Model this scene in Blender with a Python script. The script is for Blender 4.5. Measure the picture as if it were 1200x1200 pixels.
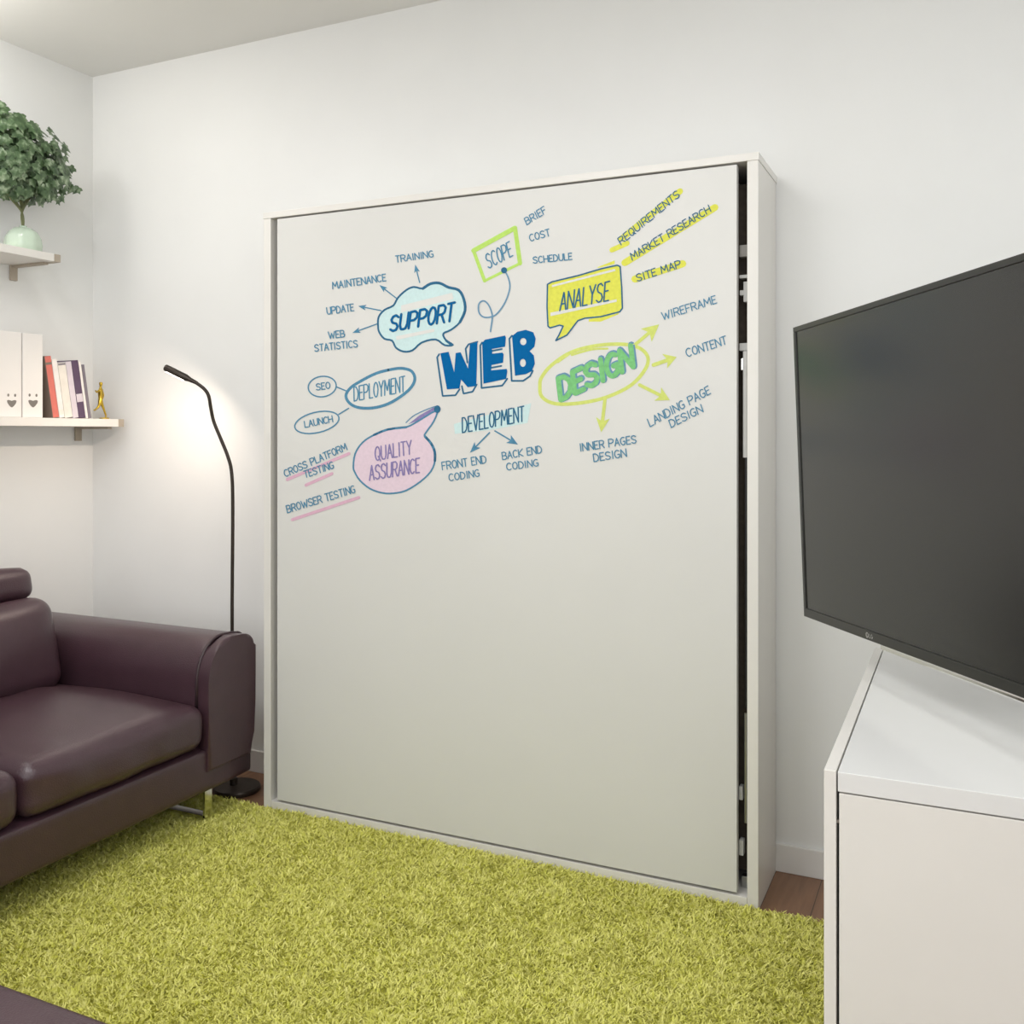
import bpy, bmesh, math, random
import numpy as np
from mathutils import Vector, Matrix, noise
from mathutils.geometry import tessellate_polygon
random.seed(7); rng = np.random.default_rng(7)
for o in list(bpy.data.objects): bpy.data.objects.remove(o)
sc = bpy.context.scene; COL = sc.collection
PI = math.pi

# ------------------------------------------------------------ camera
CAM = Vector((0.5404, -3.1178, 1.3828)); YAW = 0.4403; FPX = 1125.84; CY = 508.78
cd = bpy.data.cameras.new('camera'); cam = bpy.data.objects.new('camera', cd); COL.objects.link(cam)
cam.location = CAM; cam.rotation_euler = (PI/2, 0, YAW)
cd.sensor_width = 36; cd.lens = 36*FPX/1200; cd.shift_y = (CY-600)/1200; cd.clip_start = 0.02
sc.camera = cam
# ------------------------------------------------------------ world, lights, exposure
w = bpy.data.worlds.new('world'); sc.world = w; w.use_nodes = True
w.node_tree.nodes['Background'].inputs[0].default_value = (0.8, 0.85, 0.9, 1)
w.node_tree.nodes['Background'].inputs[1].default_value = 0.15
sc.view_settings.view_transform = 'Standard'; sc.view_settings.look = 'None'
sc.view_settings.exposure = 0.31; sc.view_settings.gamma = 1; sc.view_settings.use_curve_mapping = False
def area(name, loc, target, power, size, color=(1, 1, 1), size_y=None, spread=PI):
    l = bpy.data.lights.new(name, 'AREA'); l.energy = power; l.color = color; l.size = size; l.spread = spread
    if size_y: l.shape = 'RECTANGLE'; l.size_y = size_y
    else: l.shape = 'DISK'
    o = bpy.data.objects.new(name, l); COL.objects.link(o); o.location = loc
    o.rotation_euler = (Vector(target)-Vector(loc)).to_track_quat('-Z', 'Y').to_euler()
    return o
area('ceiling_area_light', (-1.1, -2.25, 2.97), (-1.1, -2.249, 0), 27, 1.2, (.985, .99, 1), .8)
area('ceiling_area_light', (.8, -1.9, 2.97), (.8, -1.899, 0), 14, .8, (.985, .99, 1), 1.2)  # added fill from upper right to brighten the bed's side panel, no known lamp
area('ceiling_spot_light', (-2.3, -.95, 2.97), (-2.55, -.8, 0), 2.6, .14, (1, .99, .97))
area('room_fill_light', (-0.7, -4.52, 1.75), (-0.6, 0, 1.45), 27, 3.6, (.93, .965, 1.0), 2.2)  # broad frontal fill added behind the camera, not a known window
area('room_fill_light', (1.24, -3.6, 1.6), (-3, -2.4, 1.2), 18, 1.4, (.93, .965, 1.0), 1.6)  # extra fill added at the right wall for the side panel and sofa
pl_ = bpy.data.lights.new('corner_lamp_light', 'POINT'); pl_.energy = 7; pl_.shadow_soft_size = .08; pl_.color = (1, .97, .93)
po_ = bpy.data.objects.new('corner_lamp_light', pl_); COL.objects.link(po_); po_.location = (-2.75, -1.15, 2.80)

# ------------------------------------------------------------ helpers
RV = Vector((math.cos(YAW), math.sin(YAW), 0)); FV = Vector((-math.sin(YAW), math.cos(YAW), 0))
def ray(u, v): return FV + RV*((u-600)/FPX) + Vector((0, 0, (CY-v)/FPX))
def on_y(u, v, y): d = ray(u, v); return CAM + d*((y-CAM.y)/d.y)
def on_x(u, v, x): d = ray(u, v); return CAM + d*((x-CAM.x)/d.x)
def lin(c): return tuple((x/12.92 if x <= .04045 else ((x+.055)/1.055)**2.4) for x in [k/255 for k in c])
def mat(name, rgb, rough=0.5, metal=0.0, noise_scale=0, noise_amt=0.0, bump=0.0, bump_scale=200, spec=0.5, coat=0.0, srgb=True, emit=None, estr=0, trans=0.0, rough_var=0.0):
    m = bpy.data.materials.new(name); m.use_nodes = True; nt = m.node_tree; b = nt.nodes['Principled BSDF']
    c = lin(rgb) if srgb else rgb
    b.inputs['Base Color'].default_value = (*c, 1); b.inputs['Roughness'].default_value = rough
    b.inputs['Metallic'].default_value = metal; b.inputs['Specular IOR Level'].default_value = spec
    b.inputs['Coat Weight'].default_value = coat; b.inputs['Transmission Weight'].default_value = trans
    if emit: b.inputs['Emission Color'].default_value = (*emit, 1); b.inputs['Emission Strength'].default_value = estr
    tc = nt.nodes.new('ShaderNodeTexCoord')
    if noise_amt:
        n = nt.nodes.new('ShaderNodeTexNoise'); n.inputs['Scale'].default_value = noise_scale; n.inputs['Detail'].default_value = 5
        nt.links.new(tc.outputs['Object'], n.inputs['Vector'])
        r = nt.nodes.new('ShaderNodeValToRGB'); e = r.color_ramp.elements
        e[0].position = .3; e[1].position = .7
        e[0].color = (*[x*(1-noise_amt) for x in c], 1); e[1].color = (*[min(1, x*(1+noise_amt)) for x in c], 1)
        nt.links.new(n.outputs['Fac'], r.inputs['Fac']); nt.links.new(r.outputs['Color'], b.inputs['Base Color'])
    if bump:
        n = nt.nodes.new('ShaderNodeTexNoise'); n.inputs['Scale'].default_value = bump_scale; n.inputs['Detail'].default_value = 4
        nt.links.new(tc.outputs['Object'], n.inputs['Vector'])
        bp = nt.nodes.new('ShaderNodeBump'); bp.inputs['Strength'].default_value = bump; bp.inputs['Distance'].default_value = .004
        nt.links.new(n.outputs['Fac'], bp.inputs['Height']); nt.links.new(bp.outputs['Normal'], b.inputs['Normal'])
    return m
def link(name, me, m=None, parent=None):
    o = bpy.data.objects.new(name, me); COL.objects.link(o)
    for k in (m if isinstance(m, (list, tuple)) else [m] if m else []): me.materials.append(k)
    if parent: o.parent = parent
    return o
def obj(name, bm, m=None, parent=None, smooth=False, angle=None):
    bmesh.ops.recalc_face_normals(bm, faces=bm.faces)
    me = bpy.data.meshes.new(name); bm.to_mesh(me); bm.free()
    if smooth:
        for p in me.polygons: p.use_smooth = True
        if angle: me.set_sharp_from_angle(angle=angle)
    o = link(name, me, m, parent)
    if parent: o.matrix_parent_inverse = Matrix.Translation(parent.location).inverted() if parent.type != 'MESH' else Matrix()
    return o
def tag(o, label=None, cat=None, group=None, kind=None):
    for k, v in (('label', label), ('category', cat), ('group', group), ('kind', kind)):
        if v: o[k] = v
    return o
def thing(name, loc, label, cat, group=None):
    o = bpy.data.objects.new(name, None); COL.objects.link(o); o.location = loc; o.empty_display_size = .1
    return tag(o, label, cat, group)
def box(bm, x0, x1, y0, y1, z0, z1, bev=0.0, seg=2):
    r = bmesh.ops.create_cube(bm, size=1.0); vs = r['verts']
    bmesh.ops.scale(bm, vec=(x1-x0, y1-y0, z1-z0), verts=vs)
    bmesh.ops.translate(bm, vec=((x0+x1)/2, (y0+y1)/2, (z0+z1)/2), verts=vs)
    if bev:
        es = list({e for v in vs for e in v.link_edges})
        bmesh.ops.bevel(bm, geom=es, offset=bev, segments=seg, affect='EDGES', profile=.6)
def boxbm(*a, **k): bm = bmesh.new(); box(bm, *a, **k); return bm
def tube(bm, pts, rad, seg=12, caps=True):
    pts = [Vector(p) for p in pts]; n = len(pts); rads = rad if isinstance(rad, (list, tuple)) else [rad]*n
    t0 = (pts[1]-pts[0]).normalized(); up = Vector((0, 0, 1)) if abs(t0.z) < .9 else Vector((0, 1, 0))
    a = t0.cross(up).normalized(); rings = []
    for i in range(n):
        t = (pts[min(i+1, n-1)]-pts[max(i-1, 0)]).normalized()
        a = (a-t*a.dot(t)).normalized(); b = t.cross(a)
        rings.append([bm.verts.new(pts[i]+(a*math.cos(k*2*PI/seg)+b*math.sin(k*2*PI/seg))*rads[i]) for k in range(seg)])
    for i in range(n-1):
        for k in range(seg):
            bm.faces.new((rings[i][k], rings[i][(k+1) % seg], rings[i+1][(k+1) % seg], rings[i+1][k]))
    if caps: bm.faces.new(rings[0][::-1]); bm.faces.new(rings[-1])
def lathe(bm, prof, seg=32, c=(0, 0, 0)):
    rings = []
    for r, z in prof:
        rings.append([bm.verts.new((c[0]+r*math.cos(k*2*PI/seg), c[1]+r*math.sin(k*2*PI/seg), c[2]+z)) for k in range(seg)])
    for i in range(len(prof)-1):
        for k in range(seg):
            bm.faces.new((rings[i][k], rings[i][(k+1) % seg], rings[i+1][(k+1) % seg], rings[i+1][k]))
    if prof[0][0] > 1e-4: bm.faces.new(rings[0][::-1])
    if prof[-1][0] > 1e-4: bm.faces.new(rings[-1])
    bmesh.ops.remove_doubles(bm, verts=bm.verts, dist=1e-5)
def spline(pts, n=8, closed=False):
    P = [Vector(p) for p in pts]; out = []; N = len(P)
    for i in range(N if closed else N-1):
        g = lambda k: P[k % N] if closed else P[max(0, min(N-1, k))]
        p0, p1, p2, p3 = g(i-1), g(i), g(i+1), g(i+2)
        for j in range(n):
            t = j/n
            out.append(.5*((2*p1)+(p2-p0)*t+(2*p0-5*p1+4*p2-p3)*t*t+(3*p1-p0-3*p2+p3)*t**3))
    if not closed: out.append(P[-1])
    return out
def soft_box(x0, x1, y0, y1, z0, z1, r, crown=0.0, cuts=14, side=0.0, wrinkle=0.0, wscale=9, seed=0):
    bm = bmesh.new(); bmesh.ops.create_cube(bm, size=2.0)
    bmesh.ops.subdivide_edges(bm, edges=bm.edges[:], cuts=cuts, use_grid_fill=True)
    c = Vector(((x0+x1)/2, (y0+y1)/2, (z0+z1)/2)); h = Vector(((x1-x0)/2, (y1-y0)/2, (z1-z0)/2))
    for v in bm.verts:
        q = Vector((math.copysign(abs(v.co[i])**0.8, v.co[i]) for i in range(3)))
        p = Vector((q[i]*h[i] for i in range(3)))
        inn = Vector((max(-(h[i]-r), min(h[i]-r, p[i])) for i in range(3)))
        d = p-inn
        if d.length > 1e-6:
            p = inn+d.normalized()*r
        fx, fy, fz = p.x/h.x, p.y/h.y, p.z/h.z
        if crown and fz > 0: p.z += crown*(1-fx*fx)*(1-fy*fy)*fz
        if side:
            p.x += side*fx*(1-fy*fy)*(1-fz*fz); p.y += side*.6*fy*(1-fx*fx)*(1-fz*fz)
        if wrinkle:
            p += d.normalized()*0 + Vector((0, 0, 1))*0
            k = noise.noise(Vector((p.x*wscale*.35, p.y*wscale, p.z*wscale))+Vector((seed, seed*2, 0)))
            nn = Vector((fx**5, fy**5, fz**5)); nn = nn.normalized() if nn.length > 0 else nn
            p += nn*wrinkle*k
        v.co = c+p
    return bm
def prism(bm, poly, axis, a0, a1, bev=0.0, seg=3):
    """poly in the two remaining axes, extruded along axis from a0 to a1"""
    def mk(p, a): return (a, p[0], p[1]) if axis == 'x' else (p[0], a, p[1]) if axis == 'y' else (p[0], p[1], a)
    A = [bm.verts.new(mk(p, a0)) for p in poly]; B = [bm.verts.new(mk(p, a1)) for p in poly]; n = len(poly)
    f0 = bm.faces.new(A[::-1]); f1 = bm.faces.new(B)
    for i in range(n): bm.faces.new((A[i], A[(i+1) % n], B[(i+1) % n], B[i]))
    if bev:
        bmesh.ops.bevel(bm, geom=list(f0.edges)+list(f1.edges), offset=bev, segments=seg, affect='EDGES', profile=.5)

# ------------------------------------------------------------ materials
M = {}
M['wall'] = mat('white_wall_paint', (236, 236, 234), .75, noise_scale=3, noise_amt=.012, bump=.04, bump_scale=150, spec=.3)
M['ceiling'] = mat('white_ceiling_paint', (234, 233, 229), .85, noise_scale=3, noise_amt=.01, spec=.2)
M['trim'] = mat('white_trim_paint', (232, 230, 226), .4, noise_scale=8, noise_amt=.01)
M['lam'] = mat('white_laminate', (229, 226, 220), .35, noise_scale=12, noise_amt=.008)
M['gloss'] = mat('glossy_white_laminate', (228, 228, 226), .16, noise_scale=10, noise_amt=.006)
M['board'] = mat('whiteboard_laminate', (219, 218, 214), .42, noise_scale=2.5, noise_amt=.012)
M['darkin'] = mat('dark_interior', (34, 30, 27), .8, noise_scale=20, noise_amt=.15)
M['steel'] = mat('grey_steel', (170, 170, 168), .35, 1.0, noise_scale=40, noise_amt=.05)
M['greyplastic'] = mat('pale_grey_plastic', (196, 195, 192), .45, noise_scale=30, noise_amt=.03)
M['midgrey'] = mat('mid_grey_plastic', (140, 136, 130), .5, noise_scale=30, noise_amt=.04)
M['mattress'] = mat('dark_mattress_fabric', (66, 58, 50), .9, noise_scale=60, noise_amt=.2)
M['chrome'] = mat('chrome', (225, 225, 222), .12, 1.0, noise_scale=20, noise_amt=.03)
M['black'] = mat('black_plastic', (24, 24, 24), .35, noise_scale=50, noise_amt=.1)
M['bezel'] = mat('dark_grey_bezel', (40, 40, 37), .3, noise_scale=60, noise_amt=.05)
M['screen'] = mat('dark_screen_glass', (42, 42, 40), .22, noise_scale=2, noise_amt=.05, spec=.6)
M['lampm'] = mat('dark_bronze_metal', (62, 54, 48), .38, .6, noise_scale=60, noise_amt=.08)
M['led'] = mat('warm_led', (255, 240, 220), .4, emit=(1, .9, .78), estr=10)
M['leather'] = mat('aubergine_leather', (67, 45, 53), .31, noise_scale=14, noise_amt=.08, bump=.25, bump_scale=260, spec=.65)
M['piping'] = mat('dark_leather_piping', (58, 42, 47), .42, noise_scale=30, noise_amt=.1)
M['shelf'] = mat('shelf_laminate', (232, 228, 222), .4, noise_scale=12, noise_amt=.01)
M['shelfend'] = mat('shelf_edge_cap', (176, 164, 148), .5, noise_scale=30, noise_amt=.05)
M['paper'] = mat('page_paper', (232, 226, 214), .8, noise_scale=120, noise_amt=.06)
M['gold'] = mat('gold_metal', (196, 166, 62), .28, .85, noise_scale=40, noise_amt=.1)
M['glassgreen'] = mat('pale_green_glaze', (196, 213, 194), .22, noise_scale=14, noise_amt=.1, coat=.3)
M['stem'] = mat('ivy_stem', (112, 116, 78), .6, noise_scale=40, noise_amt=.2)
def leaf_mat():
    m = mat('ivy_leaf', (94, 118, 76), .38, noise_scale=34, noise_amt=.75, bump=.2, bump_scale=90)
    r = next(n for n in m.node_tree.nodes if n.type == 'VALTORGB').color_ramp
    r.elements[0].position = .30; r.elements[0].color = (*lin((50, 74, 46)), 1); r.elements[1].position = .74; r.elements[1].color = (*lin((172, 188, 158)), 1)
    e = r.elements.new(.52); e.color = (*lin((82, 106, 70)), 1)
    return m
M['leaf'] = leaf_mat()
def floor_mat():
    m = bpy.data.materials.new('brown_wood_floor'); m.use_nodes = True; nt = m.node_tree; b = nt.nodes['Principled BSDF']
    tc = nt.nodes.new('ShaderNodeTexCoord'); mp = nt.nodes.new('ShaderNodeMapping'); mp.inputs['Rotation'].default_value = (0, 0, PI/2)
    br = nt.nodes.new('ShaderNodeTexBrick'); br.inputs['Scale'].default_value = 1; br.inputs['Brick Width'].default_value = 1.2
    br.inputs['Row Height'].default_value = .14; br.inputs['Mortar Size'].default_value = .0012; br.inputs['Bias'].default_value = 0
    br.inputs['Color1'].default_value = (*lin((142, 106, 80)), 1); br.inputs['Color2'].default_value = (*lin((124, 90, 66)), 1)
    br.inputs['Mortar'].default_value = (*lin((60, 42, 30)), 1)
    n = nt.nodes.new('ShaderNodeTexNoise'); n.inputs['Scale'].default_value = 6; n.inputs['Detail'].default_value = 8
    mp2 = nt.nodes.new('ShaderNodeMapping'); mp2.inputs['Scale'].default_value = (9, 1, 1)
    mx = nt.nodes.new('ShaderNodeMixRGB'); mx.blend_type = 'MULTIPLY'; mx.inputs['Fac'].default_value = .55
    rp = nt.nodes.new('ShaderNodeValToRGB'); rp.color_ramp.elements[0].color = (.55, .5, .46, 1); rp.color_ramp.elements[0].position = .3; rp.color_ramp.elements[1].position = .65
    L = nt.links.new
    L(tc.outputs['Object'], mp.inputs[0]); L(mp.outputs[0], br.inputs['Vector']); L(tc.outputs['Object'], mp2.inputs[0]); L(mp2.outputs[0], n.inputs['Vector'])
    L(n.outputs['Fac'], rp.inputs[0]); L(br.outputs['Color'], mx.inputs[1]); L(rp.outputs[0], mx.inputs[2]); L(mx.outputs[0], b.inputs['Base Color'])
    b.inputs['Roughness'].default_value = .38
    return m
M['floor'] = floor_mat()
def rug_mat():
    m = bpy.data.materials.new('lime_shag_yarn'); m.use_nodes = True; nt = m.node_tree; b = nt.nodes['Principled BSDF']
    tc = nt.nodes.new('ShaderNodeTexCoord'); n = nt.nodes.new('ShaderNodeTexNoise'); n.inputs['Scale'].default_value = 60; n.inputs['Detail'].default_value = 3
    r = nt.nodes.new('ShaderNodeValToRGB'); e = r.color_ramp.elements
    e[0].position = .3; e[0].color = (*lin((206, 206, 88)), 1); e[1].position = .7; e[1].color = (*lin((236, 232, 146)), 1)
    nt.links.new(tc.outputs['Object'], n.inputs['Vector']); nt.links.new(n.outputs['Fac'], r.inputs[0]); nt.links.new(r.outputs[0], b.inputs['Base Color'])
    b.inputs['Roughness'].default_value = .75; b.inputs['Specular IOR Level'].default_value = .2
    return m
M['rug'] = rug_mat()

# ------------------------------------------------------------ room shell
XL, XR, YB, YF, HC = -3.021, 1.27, 0.0, -4.6, 2.995
def st(name, *b, m='wall', bev=0.0): return tag(obj(name, boxbm(*b, bev=bev), M[m]), kind='structure')
st('wall_back', XL-.1, XR+.1, YB, YB+.1, 0, HC)
st('wall_left', XL-.1, XL, YF, YB, 0, HC)
st('wall_right', XR, XR+.1, YF, YB, 0, HC)
st('wall_front', XL-.1, XR+.1, YF-.1, YF, 0, HC)
st('floor', XL-.1, XR+.1, YF-.1, YB+.1, -.1, 0, m='floor')
st('ceiling', XL-.1, XR+.1, YF-.1, YB+.1, HC, HC+.1, m='ceiling')
st('baseboard_back', XL+.012, XR-.012, YB-.012, YB, 0, .088, m='trim', bev=.003)
st('baseboard_left', XL, XL+.012, YF, YB, 0, .088, m='trim', bev=.003)
st('baseboard_right', XR-.012, XR, YF, YB-.012, 0, .088, m='trim', bev=.003)

# ------------------------------------------------------------ wall bed with whiteboard front
BW, BD, BH = 1.8014, .2985, 2.2; T = .032
BX0, BX1, BY = -BW, 0.0, -BD
bed = thing('wall_bed', (-BW/2, -.15, 0), 'large white fold-up wall bed with coloured drawings on its front, against the back wall', 'wall bed')
obj('side_panel', boxbm(BX0, BX0+T, BY, -.013, 0, BH-.023, bev=.0015), M['lam'], bed)
obj('side_panel', boxbm(BX1-T, BX1, BY, -.013, 0, BH-.023, bev=.0015), M['lam'], bed)
obj('top_panel', boxbm(BX0-.002, BX1+.002, BY-.002, -.001, BH-.0228, BH, bev=.0015), M['lam'], bed)
obj('bottom_rail', boxbm(BX0+T+.0005, BX1-T-.0005, BY, -.05, 0, .034, bev=.0015), M['lam'], bed)
obj('back_panel', boxbm(BX0+T+.0005, BX1-T-.0005, -.035, -.02, .035, BH-.0235), M['darkin'], bed)
obj('mattress', soft_box(BX0+T+.004, BX1-T-.004, -.24, -.045, .07, BH-.06, .03, cuts=8), M['mattress'], bed, smooth=True)  # dark block added behind the front panel so the gaps read dark
GX0, GX1, GZ0, GZ1 = BX0+T+.030, BX1-T-.030, .043, BH-.023-.006
front = obj('front_panel', boxbm(GX0, GX1, BY, BY+.025, GZ0, GZ1, bev=.001), M['board'], bed)
tag(front, 'white front panel used as a drawing board')
# hardware inside the right-hand gap
gx = (GX1+BX1-T)/2
def gz(v): return on_y(870, v, BY+.03).z
bm = bmesh.new(); tube(bm, [(gx+.007, BY+.022, gz(412)), (gx+.007, BY+.022, gz(536))], .0085); strut = obj('gas_strut', bm, M['greyplastic'], bed, smooth=True, angle=.6)
bm = bmesh.new(); tube(bm, [(gx+.007, BY+.022, gz(536)), (gx+.007, BY+.022, gz(828))], .0035); obj('piston_rod', bm, M['black'], strut, smooth=True, angle=.6)
bm = bmesh.new(); tube(bm, [(gx+.007, BY+.022, gz(834)), (gx+.007, BY+.022, gz(962))], .005); obj('guide_rod', bm, M['steel'], bed, smooth=True, angle=.6)
def hw(name, v0, v1, m, dx0=-.014, dx1=.014, parent=bed, y=.03):
    return obj(name, boxbm(gx+dx0, gx+dx1, BY+y, BY+y+.025, gz(v1), gz(v0), bev=.002), M[m], parent)
hw('cross_bracket', 287, 301, 'midgrey'); hw('hinge_plate', 322, 326, 'greyplastic')
h = hw('hinge_bracket', 330, 354, 'greyplastic', -.002, .010); hw('hinge_pin', 340, 346, 'greyplastic', -.013, -.001)
hw('strut_bracket', 402, 411, 'greyplastic'); hw('strut_bracket', 420, 434, 'chrome', -.010, .000)
hw('lower_bracket', 922, 938, 'greyplastic', -.015, -.004); hw('lower_bracket', 985, 1003, 'greyplastic', -.015, -.002)
hw('foot_bracket', 1032, 1047, 'steel', -.014, .014, y=.06)

# ---- drawings on the front panel (sub-parts): marker strokes lying on the panel's face
INK = {k: mat('marker_'+k, c, .6, noise_scale=90, noise_amt=a, spec=.08) for k, c, a in (
    ('teal', (84, 138, 168), .10), ('blue', (0, 98, 160), .05), ('navy', (52, 106, 140), .12), ('aqua', (204, 228, 228), .04),
    ('lime', (186, 222, 110), .06), ('yellow', (222, 222, 92), .06), ('pale_lime', (210, 220, 120), .07), ('green', (126, 196, 128), .12),
    ('pink', (226, 205, 217), .04), ('rose', (218, 176, 196), .05), ('violet', (140, 128, 176), .12), ('white', (222, 222, 218), .01), ('steel_blue', (110, 150, 178), .1))}
INKN = list(INK)
def PB(u, v, lift): return on_y(u, v, BY-lift)
class Draw:
    def __init__(s, name, label):
        s.bm = bmesh.new(); s.name = name; s.label = label; s.used = []; s.k = 0
    def mi(s, ink):
        if ink not in s.used: s.used.append(ink)
        return s.used.index(ink)
    def fill(s, pts, ink, level=0, holes=()):
        s.k += 1
        lift = .0004+.00035*level+.00001*s.k
        loops = [[Vector((p[0], p[1], 0)) for p in L] for L in (pts, *holes)]
        flat = [p for L in loops for p in L]
        vs = [s.bm.verts.new(PB(p.x, p.y, lift)) for p in flat]; i = s.mi(ink)
        for t in tessellate_polygon(loops):
            if len(set(t)) == 3:
                try: f = s.bm.faces.new([vs[j] for j in t]); f.material_index = i
                except ValueError: pass
    def line(s, pts, ink, w, level=1, closed=False, smooth=0):
        if smooth: pts = [tuple(p)[:2] for p in spline([(a, b, 0) for a, b in pts], smooth, closed)]
        P = [Vector((a, b)) for a, b in pts]
        if closed: P.append(P[0])
        s.k += 1; lift = .0004+.00035*level+.00001*s.k; i = s.mi(ink); ns = 8 if w > 3 else 6
        for a, b in zip(P, P[1:]):
            t = b-a
            if t.length < 1e-6: continue
            t.normalize(); n = Vector((-t.y, t.x))*(w/2); lf = lift+random.random()*2e-4
            f = s.bm.faces.new([s.bm.verts.new(PB(q.x, q.y, lf)) for q in (a+n, a-n, b-n, b+n)]); f.material_index = i
        for q in (P[:-1] if closed else P):
            lf = lift+random.random()*2e-4
            f = s.bm.faces.new([s.bm.verts.new(PB(q.x+w/2*math.cos(k*2*PI/ns), q.y+w/2*math.sin(k*2*PI/ns), lf)) for k in range(ns)]); f.material_index = i
    def arrow(s, a, b, ink, w=1.4, head=7, level=1, hw=.55):
        a = Vector(a); b = Vector(b); d = (b-a).normalized(); n = Vector((-d.y, d.x))
        s.line([tuple(a), tuple(b-d*head*.7)], ink, w, level)
        s.fill([tuple(b), tuple(b-d*head+n*head*hw), tuple(b-d*head*.75), tuple(b-d*head-n*head*hw)], ink, level)
    def text(s, t, a, b, hgt, ink='teal', w=1.25, level=2, up=None, grow=0.0):
        a = Vector(a); b = Vector(b); d = b-a; L = d.length; dn = d/L
        if up is None: up = Vector((dn.y, -dn.x))*.75+Vector((0, -1))*.25
        up = Vector(up).normalized()
        wid = [GW.get(c, 1.0) for c in t]; gap = .28; tot = sum(wid)+gap*(len(t)-1); x = 0
        for c, cw in zip(t, wid):
            for stroke in GLYPH.get(c, []):
                pts = []
                for gx_, gy_ in stroke:
                    f = (x+gx_*cw)/tot
                    q = a+d*f+up*(hgt*(1+grow*f))*gy_
                    pts.append((q.x+random.uniform(-.12, .12), q.y+random.uniform(-.12, .12)))
                s.line(pts, ink, w, level)
            x += cw+gap
    def done(s):
        bm = s.bm
        me = bpy.data.meshes.new(s.name); 
        for f in bm.faces:
            f.normal_update()
            if f.normal.y > 0: f.normal_flip()
        bm.to_mesh(me); bm.free()
        o = link(s.name, me, [INK[k] for k in s.used], front); o.matrix_parent_inverse = Matrix.Translation(bed.location).inverted() @ Matrix.Translation(bed.location)
        o['label'] = s.label
        return o
def arc(cx, cy, rx, ry, a0, a1, n=8): return [(cx+rx*math.cos(math.radians(a0+(a1-a0)*k/n)), cy+ry*math.sin(math.radians(a0+(a1-a0)*k/n))) for k in range(n+1)]
GW = {'I': .3, ' ': .45, 'L': .8, 'E': .8, 'F': .8, 'T': .9, 'M': 1.3, 'W': 1.5, 'J': .7}
O_ = arc(.5, .5, .5, .5, 90, 450, 12)
GLYPH = {
 'A': [[(0, 0), (.5, 1), (1, 0)], [(.2, .36), (.8, .36)]], 'B': [[(0, 0), (0, 1), (.6, 1), (.9, .85), (.85, .6), (.6, .52), (0, .52)], [(.6, .52), (1, .38), (.95, .1), (.6, 0), (0, 0)]],
 'C': [arc(.55, .5, .55, .5, 50, 310, 10)], 'D': [[(0, 0), (0, 1), (.5, .97), (.9, .72), (1, .45), (.85, .15), (.5, 0), (0, 0)]],
 'E': [[(1, 1), (0, 1), (0, 0), (1, 0)], [(0, .52), (.8, .52)]], 'F': [[(1, 1), (0, 1), (0, 0)], [(0, .52), (.8, .52)]],
 'G': [arc(.55, .5, .55, .5, 55, 300, 10)+[(.95, .12), (.95, .45), (.6, .45)]], 'H': [[(0, 0), (0, 1)], [(1, 0), (1, 1)], [(0, .5), (1, .5)]],
 'I': [[(.5, 0), (.5, 1)]], 'K': [[(0, 0), (0, 1)], [(1, 1), (0, .45), (1, 0)]], 'L': [[(0, 1), (0, 0), (1, 0)]],
 'M': [[(0, 0), (.1, 1), (.5, .3), (.9, 1), (1, 0)]], 'N': [[(0, 0), (0, 1), (1, 0), (1, 1)]], 'O': [O_],
 'P': [[(0, 0), (0, 1), (.65, 1), (1, .85), (.95, .58), (.6, .46), (0, .46)]], 'Q': [O_, [(.6, .3), (1.05, -.08)]],
 'R': [[(0, 0), (0, 1), (.65, 1), (.98, .84), (.9, .58), (.6, .48), (0, .48)], [(.5, .48), (1, 0)]],
 'S': [[(.95, .85), (.6, 1), (.2, .95), (.02, .75), (.2, .56), (.75, .44), (.98, .24), (.8, .05), (.4, 0), (0, .14)]],
 'T': [[(0, 1), (1, 1)], [(.5, 1), (.5, 0)]], 'U': [[(0, 1), (0, .3), (.2, .04), (.5, 0), (.8, .04), (1, .3), (1, 1)]],
 'V': [[(0, 1), (.5, 0), (1, 1)]], 'W': [[(0, 1), (.25, 0), (.5, .75), (.75, 0), (1, 1)]], 'Y': [[(0, 1), (.5, .5), (1, 1)], [(.5, .5), (.5, 0)]]}
def Z(ox, oy, s, pts): return [(ox+a/s, oy+b/s) for a, b in pts]

# WEB
D = Draw('web_lettering', 'bold blue block letters reading WEB with a hand-drawn outline')
z = lambda p: Z(500, 370, 8, p)
D.fill(z([(128, 352), (206, 338), (258, 530), (272, 350), (318, 342), (388, 495), (405, 268), (476, 246), (466, 640), (452, 660), (385, 670), (322, 598), (308, 682), (190, 690)]), 'blue', 2)
D.fill(z([(520, 255), (545, 225), (735, 185), (743, 205), (735, 290), (612, 312), (615, 356), (708, 345), (722, 360), (716, 440), (608, 462), (604, 512), (750, 498), (756, 520), (745, 592), (532, 637)]), 'blue', 2)
D.fill(z(spline([(p[0], p[1], 0) for p in [(800, 190), (850, 150), (930, 132), (1000, 155), (1022, 215), (1005, 290), (965, 332), (1005, 372), (1012, 450), (985, 520), (930, 545), (828, 562), (818, 500)]], 4, True) and [(800, 190), (850, 150), (930, 132), (1000, 155), (1022, 215), (1010, 290), (965, 332), (1005, 372), (1014, 450), (985, 520), (930, 547), (828, 562)]), 'blue', 2,
       holes=[z(arc(905, 242, 30, 34, 0, 330, 11)), z(arc(902, 442, 28, 38, 0, 330, 11))])
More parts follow.
